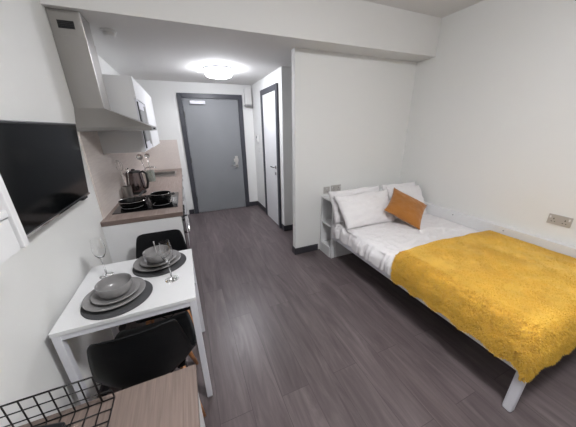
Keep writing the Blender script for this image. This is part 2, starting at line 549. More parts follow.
def pan(label, x, y, r, h, hd, handles, name='frying_pan'):
    t = thing(name, label, 'pan', (x, y, ZT + 0.009))
    bm = new_bm()
    add_lathe(bm, [(0, 0), (r * 0.84, 0), (r * 0.9, 0.006), (r, h), (r - 0.004, h + 0.002), (r - 0.007, h), (r * 0.87, 0.009), (0, 0.006)], seg=40)
    obj('pan_body', bm, M['pan'], t, True, 0.7)
    bm = new_bm(); add_tube(bm, [((r - 0.002) * math.cos(a), (r - 0.002) * math.sin(a), h + 0.002) for a in [k * 2 * PI / 40 for k in range(40)]], 0.002, 6, True)
    obj('rim', bm, M['chrome'], t, True)
    for a in handles:
        c, s = math.cos(a), math.sin(a)
        bm = new_bm()
        if hd > 0.1:
            add_tube(bm, [((r + q * hd) * c, (r + q * hd) * s, h * 0.8 + 0.03 * q) for q in (0, .15, .5, 1)], 0.01, 8, False, [0.006, 0.007, 0.011, 0.009])
        else:
            add_tube(bm, [(r * c - 0.03 * s, r * s + 0.03 * c, h * 0.75), ((r + hd) * c - 0.025 * s, (r + hd) * s + 0.025 * c, h * 0.8),
                          ((r + hd) * c + 0.025 * s, (r + hd) * s - 0.025 * c, h * 0.8), (r * c + 0.03 * s, r * s - 0.03 * c, h * 0.75)], 0.006)
        obj('handle', bm, M['black'], t, True)
    return t
pan('black frying pan with a thin shiny rim at the wall side of the hob', 0.175, 2.585, 0.118, 0.045, 0.17, [math.radians(78)])
pan('deeper black cooking pot with side handles at the front of the hob', 0.415, 2.63, 0.095, 0.075, 0.03, [math.radians(0), math.radians(180)], 'cooking_pot')

# kettle
t = thing('electric_kettle', 'dark chrome electric kettle standing near the wall behind the frying pan', 'kettle', (0.135, 3.13, ZT + 0.001), math.radians(-20))
bm = new_bm(); add_lathe(bm, [(0, 0), (0.088, 0), (0.088, 0.022), (0.075, 0.028), (0, 0.028)], seg=36)
obj('power_base', bm, M['black'], t, True, 0.6)
bm = new_bm(); add_lathe(bm, [(0, 0.029), (0.088, 0.029), (0.092, 0.045), (0.090, 0.10), (0.080, 0.21), (0.076, 0.235), (0, 0.236)], seg=40)
obj('kettle_body', bm, mat('dark_chrome', (120, 108, 108), 0.14, 1.0), t, True, 0.6)
bm = new_bm(); add_lathe(bm, [(0, 0.237), (0.072, 0.237), (0.066, 0.252), (0.02, 0.258), (0.018, 0.272), (0, 0.275)], seg=36)
obj('lid', bm, M['black'], t, True, 0.6)
bm = new_bm(); add_tube(bm, [(0.07, 0, 0.235), (0.105, 0, 0.245), (0.135, 0, 0.22), (0.138, 0, 0.13), (0.118, 0, 0.06), (0.088, 0, 0.05)], 0.013, 10)
obj('handle', bm, M['black'], t, True)
bm = new_bm(); add_tube(bm, [(-0.07, 0, 0.18), (-0.10, 0, 0.215), (-0.112, 0, 0.228)], 0.014, 10, False, [0.022, 0.015, 0.010])
obj('spout', bm, M['chrome'], t, True)
bm = new_bm(); add_tube(bm, [(0.0, -0.088, 0.012), (0.02, -0.15, 0.004), (-0.01, -0.19, 0.004), (-0.035, -0.26, 0.004)], 0.003)

obj('cord', bm, M['black'], t, True)

# utensil jars
def utensil(kind, label, x, y, z, dx, dy, ln, r):
    t = thing(kind, label, 'kitchen utensil', (x, y, z), 0, 'utensils standing in jars on the worktop')
    d = Vector((dx, dy, 1)).normalized()
    top = d * ln
    bm = new_bm(); add_tube(bm, [(0, 0, 0), top * 0.5, top], 0.004, 8)
    obj('handle', bm, M['chrome'], t, True)
    bm = new_bm()
    if kind == 'whisk':
        for k in range(5):
            a = k * PI / 5
            e = Vector((math.cos(a), math.sin(a), 0))
            add_tube(bm, [top + d * (r * 1.6 * (1 - math.cos(q))) + e * (r * math.sin(q)) for q in [j * PI / 10 for j in range(11)]][:11], 0.0022, 5)
        obj('wire_loops', bm, M['chrome'], t, True)
    else:
        n = Vector((0.35, -0.9, 0.1)).normalized()
        s1 = d.cross(n).normalized(); n = s1.cross(d).normalized()
        c = top + d * r * 0.9
        rings = [[bm.verts.new(c + n * (0.35 * r * (math.cos(ph) - 0.6))) if ph == 0 else None] for ph in (0,)]
        prev = None
        N = 20
        ctr = bm.verts.new(c - n * (r * 0.45))
        for ph in (0.35, 0.7, 1.05, 1.4):
            ring = [bm.verts.new(c - n * (r * 0.45 * math.cos(ph)) + (s1 * math.cos(2 * PI * k / N) + d * math.sin(2 * PI * k / N)) * r * math.sin(ph)) for k in range(N)]
            for k in range(N):
                if prev is None:
                    bm.faces.new((ctr, ring[k], ring[(k + 1) % N]))
                else:
                    bm.faces.new((prev[k], ring[k], ring[(k + 1) % N], prev[(k + 1) % N]))
            prev = ring
        for v in [v for v in bm.verts if not v.link_faces]:
            bm.verts.remove(v)
        o = obj('bowl', bm, M['chrome'], t, True)
        md = o.modifiers.new('thickness', 'SOLIDIFY'); md.thickness = 0.002
    return t
def jar(label, x, y, m, r=0.045, h=0.13):
    t = thing('utensil_jar', label, 'jar', (x, y, ZT + 0.001))
    bm = new_bm(); add_lathe(bm, [(0, 0), (r, 0), (r, h), (r - 0.004, h), (r - 0.004, 0.006), (0, 0.006)], seg=28)
    obj('jar_body', bm, m, t, True, 0.6)
    return t
jar('steel utensil jar in the corner by the left wall behind the frying pan', 0.075, 2.95, M['steel'], 0.042, 0.12)
utensil('whisk', 'wire whisk standing in the steel jar nearest the left wall', 0.075, 2.95, ZT + 0.009, -0.05, -0.10, 0.28, 0.036)
utensil('ladle', 'steel ladle leaning beside the whisk behind the kettle', 0.085, 2.97, ZT + 0.009, 0.10, 0.05, 0.26, 0.022)
gj = mat('green_tinted_glass', (205, 212, 205), 0.05)
gj.node_tree.nodes['Principled BSDF'].inputs['Transmission Weight'].default_value = 0.7
jar('greenish glass utensil jar on the worktop right of the kettle', 0.215, 3.80, gj, 0.05, 0.15)
utensil('ladle', 'dark steel ladle, left of the two leaning out of the glass jar', 0.200, 3.80, ZT + 0.009, -0.22, -0.02, 0.30, 0.042)
utensil('serving_spoon', 'steel serving spoon, right of the two in the glass jar', 0.225, 3.80, ZT + 0.009, -0.02, 0.0, 0.31, 0.034)

# upper cabinets with a microwave
ya, yb = 2.72, 3.32; zb, zt = 1.392, 2.04; xf = 0.345
t = thing('wall_cabinet', 'white wall cabinet housing the microwave, nearest the steel hood', 'cabinet', (0, 0, 0))
bm = new_bm()
add_box(bm, (0.002, ya, zb), (xf, ya + 0.018, zt)); add_box(bm, (0.002, yb - 0.018, zb), (xf, yb, zt))
add_box(bm, (0.002, ya + 0.018, zt - 0.018), (xf, yb - 0.018, zt)); add_box(bm, (0.002, ya + 0.018, zb), (xf, yb - 0.018, zb + 0.018))
add_box(bm, (0.002, ya + 0.018, zb + 0.018), (0.012, yb - 0.018, zt - 0.018))
obj('carcass', bm, M['white'], t)
box('top_flap', (xf + 0.001, ya + 0.002, 1.86), (xf + 0.018, yb - 0.002, zt - 0.002), M['white'], t, 0.002)
t = thing('microwave', 'built-in microwave with a black edge and pale window in the wall cabinet', 'microwave', (0, 0, 0))
box('microwave_body', (0.03, ya + 0.022, zb + 0.022), (xf - 0.002, yb - 0.022, 1.85), M['steel'], t)
box('trim_frame', (xf + 0.0005, ya + 0.004, zb + 0.006), (xf + 0.012, yb - 0.004, 1.855), M['whitemetal'], t, 0.002)
box('black_edge', (xf + 0.0125, ya + 0.03, zb + 0.03), (xf + 0.020, ya + 0.075, 1.84), M['black'], t, 0.001)
box('window', (xf + 0.0125, ya + 0.14, zb + 0.09), (xf + 0.017, yb - 0.14, 1.78), M['greyplastic'], t, 0.001)
box('control_panel', (xf + 0.0125, yb - 0.125, zb + 0.05), (xf + 0.017, yb - 0.02, 1.83), M['steel'], t, 0.001)
def wall_cab(y0, y1, label):
    t = thing('wall_cabinet', label, 'cabinet', (0, y0, zb))
    L = y1 - y0
    box('carcass', (0.002, 0.001, 0), (xf, L - 0.001, zt - zb), M['white'], t, 0.001)
    box('door', (xf + 0.001, 0.002, 0.002), (xf + 0.018, L - 0.002, zt - zb - 0.002), M['white'], t, 0.002)
wall_cab(3.322, 3.82, 'plain white wall cabinet directly beyond the microwave')
wall_cab(3.822, 4.32, 'plain white wall cabinet, last one towards the grey door')

# ------------------------------------------------------------ extractor hood
t = thing('extractor_hood', 'brushed steel chimney extractor hood over the hob', 'extractor hood', (0, 0, 0))
hy0, hy1, hx = 2.275, 2.715, 0.480
cy0, cy1, cx1 = 2.345, 2.545, 0.185
zl = 1.588; zlt = 1.618; zc = 1.75
bm = new_bm()
b0 = [bm.verts.new(p) for p in ((0.002, hy0, zlt), (hx, hy0, zlt), (hx, hy1, zlt), (0.002, hy1, zlt))]
b1 = [bm.verts.new(p) for p in ((0.002, cy0, zc), (cx1, cy0, zc), (cx1, cy1, zc), (0.002, cy1, zc))]
for k in range(4):
    bm.faces.new((b0[k], b0[(k + 1) % 4], b1[(k + 1) % 4], b1[k]))
bm.faces.new(b0[::-1]); bm.faces.new(b1)
obj('canopy', bm, M['steel'], t)
bm = new_bm()
add_box(bm, (0.002, hy0 - 0.001, zl), (hx + 0.002, hy0 + 0.012, zlt)); add_box(bm, (0.002, hy1 - 0.012, zl), (hx + 0.002, hy1 + 0.001, zlt))
add_box(bm, (hx - 0.012, hy0 + 0.012, zl), (hx + 0.002, hy1 - 0.012, zlt)); add_box(bm, (0.002, hy0 + 0.012, zl), (0.014, hy1 - 0.012, zlt))
obj('lip', bm, M['steel'], t)
for k in range(2):
    a = hy0 + 0.02 + k * 0.205
    box('grease_filter', (0.03, a, zl + 0.008), (hx - 0.03, a + 0.195, zl + 0.014), M['filter'], t)
bm = new_bm(); add_box(bm, (0.002, cy0, zc - 0.01), (cx1, cy1, 2.20), 0.002)
obj('lower_chimney', bm, M['steel'], t)
bm = new_bm(); add_box(bm, (0.003, cy0 + 0.003, 2.18), (cx1 - 0.003, cy1 - 0.003, ZC - 0.001), 0.002)
obj('upper_chimney', bm, M['steel'], t)
bm = new_bm(); add_box(bm, (0.045, cy0 - 0.0005, 2.24), (0.135, cy0 + 0.0025, 2.285))
for k in range(4):
    add_box(bm, (0.048, cy0 - 0.004, 2.244 + k * 0.010), (0.132, cy0 - 0.0005, 2.249 + k * 0.010))
obj('vent_grille', bm, M['black'], t)
bm = new_bm()
for k in range(4):
    add_box(bm, (hx + 0.0022, 2.42 + k * 0.035, zl + 0.008), (hx + 0.006, 2.435 + k * 0.035, zl + 0.022), 0.001)
obj('control_buttons', bm, M['black'], t)

# ------------------------------------------------------------ television
t = thing('television', 'flat black television mounted tilted on the left wall above the dining table', 'television')
ty0, ty1, tz0, tz1 = 1.150, 1.972, 1.190, 1.635
tilt = math.atan2(0.040, tz1 - tz0)
TM = Matrix.Translation((0.058, 0, tz0)) @ Matrix.Rotation(tilt, 4, 'Y')
hh = (tz1 - tz0) / math.cos(tilt)
bm = new_bm(); add_box(bm, (-0.030, ty0, 0), (0.0, ty1, hh), 0.003, TM)
obj('casing', bm, M['black'], t)
bm = new_bm(); add_box(bm, (0.0005, ty0 + 0.010, 0.016), (0.0022, ty1 - 0.010, hh - 0.010), 0, TM)
obj('screen', bm, M['screen'], t)
bm = new_bm(); add_box(bm, (0.0005, ty0, 0.0005), (0.0045, ty1, 0.011), 0.001, TM)
obj('bottom_trim', bm, M['chrome'], t)
bm = new_bm(); add_box(bm, (0.001, 1.45, tz0 + 0.10), (0.050, 1.75, tz0 + 0.33))
obj('wall_bracket', bm, M['black'], t)
bm = new_bm(); add_box(bm, (-0.026, ty1 - 0.10, -0.022), (-0.004, ty1 - 0.02, -0.0005), 0.004, TM)
obj('infrared_foot', bm, M['black'], t)

# ------------------------------------------------------------ white wall shelf unit beside the television
t = thing('wall_shelf_unit', 'white wall-mounted shelf unit cut by the left edge beside the television', 'shelf')
sxd = 0.20
box('side_panel', (0.002, 0.925, 1.256), (sxd, 0.952, 2.05), M['white'], t, 0.002)
box('side_panel', (0.002, 0.10, 1.250), (sxd, 0.139, 2.05), M['white'], t, 0.002)
box('back_panel', (0.002, 0.140, 1.37), (0.010, 0.924, 2.03), M['desk'], t)
box('shelf', (0.011, 0.140, 1.360), (sxd - 0.006, 0.924, 1.380), M['white'], t, 0.001)
box('top_board', (0.002, 0.140, 2.03), (sxd, 0.912, 2.05), M['white'], t, 0.001)
box('drawer_front', (sxd - 0.022, 0.142, 1.256), (sxd - 0.006, 0.916, 1.355), M['white'], t, 0.001)
box('bottom_board', (0.002, 0.140, 1.251), (sxd - 0.024, 0.912, 1.268), M['white'], t, 0.001)

# ------------------------------------------------------------ dining table
tx0, tx1, tyA, tyB, tz = 0.037, 0.640, 1.137, 1.722, 0.765
t = thing('dining_table', 'small square white dining table against the left wall', 'table', (0, 0, 0))
box('tabletop', (tx0, tyA, tz - 0.022), (tx1, tyB, tz), M['white'], t, 0.002)
bm = new_bm()
ap = 0.028
add_box(bm, (tx0 + 0.034, tyA + 0.004, tz - 0.022 - ap), (tx1 - 0.034, tyA + 0.022, tz - 0.0225))
add_box(bm, (tx0 + 0.034, tyB - 0.022, tz - 0.022 - ap), (tx1 - 0.034, tyB - 0.004, tz - 0.0225))
add_box(bm, (tx0 + 0.004, tyA + 0.034, tz - 0.022 - ap), (tx0 + 0.022, tyB - 0.034, tz - 0.0225))
add_box(bm, (tx1 - 0.022, tyA + 0.034, tz - 0.022 - ap), (tx1 - 0.004, tyB - 0.034, tz - 0.0225))
obj('apron', bm, M['whitemetal'], t)
for ax in (tx0 + 0.002, tx1 - 0.034):
    for ay in (tyA + 0.002, tyB - 0.034):
        l = box('leg', (ax, ay, 0.008), (ax + 0.032, ay + 0.032, tz - 0.0225), M['whitemetal'], t, 0.002)
        box('foot_cap', (ax + 0.002, ay + 0.002, 0.0), (ax + 0.030, ay + 0.030, 0.0078), M['greyplastic'], l)

# ------------------------------------------------------------ chairs
def chair_shell_bm():
    prof = [(0.235, 0.415, 0.175), (0.225, 0.437, 0.195), (0.19, 0.452, 0.212), (0.12, 0.456, 0.226), (0.03, 0.448, 0.236),
            (-0.06, 0.446, 0.240), (-0.14, 0.448, 0.238), (-0.20, 0.465, 0.234), (-0.240, 0.51, 0.228), (-0.256, 0.57, 0.218),
            (-0.264, 0.64, 0.208), (-0.271, 0.71, 0.196), (-0.277, 0.77, 0.184), (-0.280, 0.805, 0.172), (-0.283, 0.817, 0.150), (-0.284, 0.822, 0.115)]
    # smooth resample
    P = [Vector(p) for p in prof]
    pts = []
    for i in range(len(P) - 1):
        p0 = P[max(i - 1, 0)]; p1 = P[i]; p2 = P[i + 1]; p3 = P[min(i + 2, len(P) - 1)]
        for k in range(3):
            s = k / 3
            pts.append(0.5 * ((2 * p1) + (p2 - p0) * s + (2 * p0 - 5 * p1 + 4 * p2 - p3) * s * s + (3 * p1 - p0 - 3 * p2 + p3) * s ** 3))
    pts.append(P[-1])
    N = 20
    bm = new_bm(); rows = []
    n = len(pts)
    pts = [Vector((p.x, p.y, p.z * 0.90)) for p in pts]
    for i, p in enumerate(pts):
        a = pts[min(i + 1, n - 1)] - pts[max(i - 1, 0)]
        tan = Vector((0, a.x, a.y)).normalized()
        nor = Vector((0, -tan.z, tan.y))
        if nor.y < -0.3 or nor.z < -0.3:
            nor = -nor
        f = i / (n - 1)
        lift = 0.05 * math.sin(min(1, f * 1.7) * PI / 2) * (1 - 0.8 * max(0, f - 0.45) / 0.55) + 0.045 * math.exp(-((f - 0.45) / 0.16) ** 2)
        row = []
        for k in range(N + 1):
            s = -1 + 2 * k / N
            row.append(bm.verts.new(Vector((s * p.z, p.x, p.y)) + nor * lift * abs(s) ** 2.6))
        rows.append(row)
    for A, B in zip(rows, rows[1:]):
        for k in range(N):
            bm.faces.new((A[k], A[k + 1], B[k + 1], B[k]))
    return bm
def make_chair(label):
    t = thing('dining_chair', label, 'chair', (0, 0, 0), 0, 'black shell dining chairs')
    s = obj('seat_shell', chair_shell_bm(), M['chair'], t, True)
    md = s.modifiers.new('thickness', 'SOLIDIFY'); md.thickness = 0.008; md.offset = 0
    for sx in (-1, 1):
        for sy, yb in ((1, 0.20), (-1, -0.17)):
            bm = new_bm()
            add_tube(bm, [(sx * 0.185, yb, 0.0), (sx * 0.157, yb * 0.80, 0.16), (sx * 0.115, yb * 0.5, 0.40)], 0.013, 12, False, [0.010, 0.014, 0.014])
            obj('leg', bm, M['beech'], t, True)
    def lp(sx, yb, z):
        q = z / 0.40
        return Vector((sx * (0.185 - 0.07 * q), yb * (1 - 0.5 * q), z))
    bm = new_bm()
    for sx in (-1, 1):
        add_tube(bm, [lp(sx, 0.20, 0.17), lp(sx, -0.17, 0.385)], 0.004)
        add_tube(bm, [lp(sx, -0.17, 0.17), lp(sx, 0.20, 0.385)], 0.004)
    for yb in (0.20, -0.17):
        add_tube(bm, [lp(-1, yb, 0.17), lp(1, yb, 0.385)], 0.004)
        add_tube(bm, [lp(1, yb, 0.17), lp(-1, yb, 0.385)], 0.004)
    obj('wire_braces', bm, M['blackmetal'], t, True)
    bm = new_bm()
    for sx in (-1, 1):
        add_box(bm, (sx * 0.125 - 0.02, -0.14, 0.40), (sx * 0.125 + 0.02, 0.13, 0.408))
    add_box(bm, (-0.12, 0.06, 0.41), (0.12, 0.09, 0.418)); add_box(bm, (-0.12, -0.09, 0.41), (0.12, -0.06, 0.418))
    for sx in (-1, 1):
        for y in (0.075, -0.075):
            add_tube(bm, [(sx * 0.115, y, 0.405), (sx * 0.12, y, 0.452)], 0.010)
    obj('seat_mount', bm, M['blackmetal'], t)
    return t
ch = make_chair('black plastic shell chair with beech legs at the near side of the table')
ch.location = (0.385, 1.205, 0); ch.rotation_euler = (0, 0, math.radians(3))
c2 = copy_tree(ch)
c2.name = 'dining_chair.001'
c2.location = (0.415, 1.735, 0); c2.rotation_euler = (0, 0, math.radians(180))
c2['label'] = 'black plastic shell chair between the table and the white kitchen end panel'

# ------------------------------------------------------------ place settings
def setting(cx, cy, which, g):
    z = tz + 0.0005
    bm = new_bm(); add_lathe(bm, [(0, 0), (0.154, 0), (0.158, 0.002), (0.156, 0.004), (0, 0.004)], (0, 0, 0), 56)
    o = obj('placemat', bm, M['mat'], None, True, 0.6); o.location = (cx, cy, z)
    tag(o, 'round dark grey placemat ' + which, 'placemat', 'round placemats')
    px, py = cx - 0.012, cy + 0.012
    def plate(r, z0, lab, dx, dy, gname):
        bm = new_bm()
        add_lathe(bm, [(0, 0), (r * 0.62, 0), (r * 0.66, 0.003), (r * 0.78, 0.009), (r, 0.020), (r + 0.001, 0.023), (r - 0.002, 0.0245), (r * 0.76, 0.014), (r * 0.64, 0.0075), (0, 0.006)], (0, 0, 0), 56)
        o = obj('plate', bm, M['stone'], None, True, 1.2); o.location = (px + dx, py + dy, z0)
        tag(o, lab, 'plate', gname)
    plate(0.138, z + 0.0048, 'large grey dinner plate under the side plate ' + which, 0, 0, 'large dinner plates')
    plate(0.106, z + 0.0125, 'smaller grey side plate under the bowl ' + which, 0.004, 0.004, 'side plates')
    bm = new_bm()
    pr = [(0, 0), (0.042, 0), (0.046, 0.003), (0.063, 0.013), (0.072, 0.028), (0.077, 0.047), (0.080, 0.069), (0.0795, 0.071), (0.077, 0.071), (0.076, 0.069),
          (0.0735, 0.048), (0.068, 0.030), (0.058, 0.017), (0.042, 0.009), (0.025, 0.0065), (0, 0.006)]
    add_lathe(bm, pr, (0, 0, 0), 48)
    o = obj('bowl', bm, M['stone'], None, True, 1.2); o.location = (px + 0.004, py + 0.004, z + 0.0195)
    tag(o, 'grey stoneware bowl on top of the plates ' + which, 'bowl', 'grey bowls')
    return px + 0.004, py + 0.004, z + 0.0195
setting(0.268, 1.298, 'nearest the camera', 0)
bx, by, bz = setting(0.445, 1.583, 'at the far side of the table', 1)
t = thing('teaspoon', 'slim steel spoon standing up out of the far bowl', 'spoon', (bx, by, bz + 0.011))
bm = new_bm(); add_tube(bm, [(0.0, 0.0, 0.004), (-0.012, 0.045, 0.055), (-0.02, 0.075, 0.095)], 0.003, 8, False, [0.0022, 0.0025, 0.004])
obj('handle', bm, M['steel'], t, True)
bm = new_bm(); bmesh.ops.create_uvsphere(bm, u_segments=16, v_segments=8, radius=1)
for v in bm.verts:
    v.co = Vector((v.co.x * 0.012, v.co.y * 0.018 - 0.008, v.co.z * 0.003 + 0.004))
obj('spoon_bowl', bm, M['steel'], t, True)

def wine_glass(x, y, label, h=0.245):
    t = thing('wine_glass', label, 'glass', (x, y, tz + 0.0006), 0, 'wine glasses on the dining table')
    bm = new_bm()
    outer = [(0, 0), (0.036, 0), (0.037, 0.0015), (0.010, 0.006), (0.0045, 0.012), (0.004, 0.10), (0.007, 0.115), (0.018, 0.130),
             (0.028, 0.150), (0.033, 0.172), (0.0325, 0.195), (0.028, 0.225), (0.026, h)]
    inner = [(0.0254, h), (0.0274, 0.225), (0.0319, 0.195), (0.0324, 0.172), (0.0272, 0.151), (0.017, 0.1322), (0, 0.122)]
    add_lathe(bm, outer + inner, (0, 0, 0), 36)
    obj('glass_body', bm, M['glass'], t, True, 1.3)
    return t
wine_glass(0.155, 1.565, 'clear wine glass standing by the wall, left of the far bowl')
wine_glass(0.520, 1.362, 'clear wine glass in front of the far place setting near the table edge')

# ------------------------------------------------------------ wood-topped white chest in the near corner
t = thing('low_cabinet', 'white cabinet with a wood-effect top in the near left corner', 'cabinet', (0, 0, 0))
box('top_board', (0.002, -0.05, 0.724), (0.618, 0.750, 0.750), M['desk'], t, 0.001)
box('carcass', (0.004, -0.04, 0.0), (0.590, 0.738, 0.7235), M['white'], t, 0.002)
for k in range(2):
    d = box('door', (0.5915, -0.038 + k * 0.39, 0.02), (0.609, 0.346 + k * 0.39, 0.718), M['white'], t, 0.002)
    bm = new_bm(); add_tube(bm, [(0.6095, 0.30 + k * 0.10, 0.55), (0.632, 0.30 + k * 0.10, 0.55), (0.632, 0.30 + k * 0.10, 0.66), (0.6095, 0.30 + k * 0.10, 0.66)], 0.004)
    obj('handle', bm, M['steel'], d, True)

# wire tray
t = thing('wire_basket', 'black wire grid basket on the wood top in the near left corner', 'basket', (0, 0, 0.7505))
w = 0.0020
bx0, bx1, by0, by1, bh, lowh = 0.012, 0.362, 0.36, 0.728, 0.118, 0.036
xs = 0.345
bm = new_bm()
nx = 10
for k in range(nx + 1):
    x = bx0 + (bx1 - bx0) * k / nx
    hgt = bh if x < xs + 0.01 else lowh
    add_tube(bm, [(x, by1, w), (x, by1, hgt)], w, 6)
for z in (0.040, 0.079):
    add_tube(bm, [(bx0, by1, z), (xs if z > lowh + 0.01 else bx1, by1, z)], w, 6)
add_tube(bm, [(xs - 0.016, by1, w), (xs - 0.016, by1, bh)], w, 6)
obj('back_grid', bm, M['blackmetal'], t, True)
bm = new_bm()
for k in range(1, nx):
    x = bx0 + (bx1 - bx0) * k / nx
    add_tube(bm, [(x, by0, w + 0.001), (x, by1, w + 0.001)], w, 6)
for k in range(1, 10):
    y = by0 + (by1 - by0) * k / 10
    add_tube(bm, [(bx0, y, w + 0.001), (bx1, y, w + 0.001)], w, 6)
obj('base_grid', bm, M['blackmetal'], t, True)
bm = new_bm()
add_tube(bm, [(bx0, by0, w * 1.5), (bx1, by0, w * 1.5), (bx1, by1, w * 1.5), (bx0, by1, w * 1.5)], w * 1.5, 6, True)
add_tube(bm, [(bx0, by1, bh), (xs - 0.014, by1, bh)], w * 1.4, 6)
add_tube(bm, [(xs - 0.014, by1, lowh), (bx1, by1, lowh), (bx1, by1, w)], w * 1.2, 6)
obj('rim_wire', bm, M['blackmetal'], t, True)
t = thing('black_case', 'small black case lying inside the wire basket', 'box', (0.180, 0.630, 0.7575), math.radians(-14))
box('case_body', (-0.085, -0.07, 0.0), (0.085, 0.05, 0.045), M['black'], t, 0.008)
box('case_lid', (-0.083, -0.068, 0.0455), (0.083, 0.048, 0.058), M['black'], t, 0.005)

# ------------------------------------------------------------ bed
RX = 2.218; FY = 0.335
t = thing('bed_frame', 'white single bed frame with square legs along the right wall', 'bed', (0, 0, 0))
box('side_rail', (RX + 0.004, FY + 0.03, 0.300), (RX + 0.044, 2.262, 0.352), M['whitemetal'], t, 0.003)
box('foot_rail', (RX + 0.046, FY + 0.004, 0.300), (3.486, FY + 0.044, 0.352), M['whitemetal'], t, 0.003)
box('leg', (RX + 0.008, FY + 0.006, 0), (RX + 0.056, FY + 0.054, 0.299), M['whitemetal'], t, 0.012)
box('leg', (3.42, FY, 0), (3.48, FY + 0.06, 0.299), M['whitemetal'], t, 0.012)
box('side_panel', (3.490, FY, 0.10), (3.512, 2.262, 0.640), M['white'], t, 0.002)
box('panel_ledge', (3.513, FY, 0.622), (3.552, 2.262, 0.640), M['white'], t, 0.002)
bm = new_bm()
for yy in (0.55, 0.95, 1.35, 1.75, 2.15):
    add_box(bm, (RX + 0.046, yy - 0.03, 0.315), (3.486, yy + 0.03, 0.343))
obj('slats', bm, M['white'], t)
for yy in (1.16, 1.665):
    bm = new_bm(); add_lathe(bm, [(0, 0), (0.006, 0), (0.006, 0.006), (0, 0.006)], seg=12)
    for v in bm.verts:
        v.co = Vector((3.4895 - v.co.z, yy + v.co.x, 0.605 + v.co.y))
    obj('bolt_head', bm, M['greyplastic'], t, True, 0.6)

t = thing('headboard_shelf', 'white headboard unit with open side cubbies between pillows and wall', 'headboard', (0, 0, 0))
hx0, hx1, hA, hB, hz = 2.222, 3.545, 2.270, 2.530, 0.770
box('post', (hx0 + 0.012, hA - 0.004, 0.0), (hx0 + 0.057, hA + 0.030, hz - 0.02), M['white'], t, 0.003)
box('back_board', (hx0, hB - 0.018, 0.0), (hx1, hB, hz - 0.02), M['white'], t, 0.001)
box('front_board', (hx0 + 0.072, hA, 0.0), (hx1, hA + 0.018, hz - 0.02), M['white'], t, 0.001)
box('top_board', (hx0 - 0.004, hA - 0.006, hz - 0.019), (hx1, hB + 0.002, hz), M['white'], t, 0.002)
for z in (0.12, 0.42):
    box('shelf', (hx0 + 0.004, hA + 0.032, z), (hx0 + 0.33, hB - 0.019, z + 0.018), M['white'], t, 0.001)
box('inner_divider', (hx0 + 0.331, hA + 0.02, 0.0), (hx0 + 0.349, hB - 0.02, hz - 0.02), M['white'], t)
box('bottom_kick', (hx0 + 0.004, hA + 0.032, 0.0), (hx0 + 0.020, hB - 0.019, 0.119), M['white'], t)

# mattress
bm = new_bm(); add_box(bm, (2.245, 0.372, 0.3535), (3.484, 2.262, 0.495), 0.025)
tag(obj('mattress', bm, M['mattress'], None, True, 0.9), 'white mattress lying on the bed frame under the duvet', 'mattress')

def nz(x, y, z=0.0):
    return noise.noise(Vector((x, y, z)))

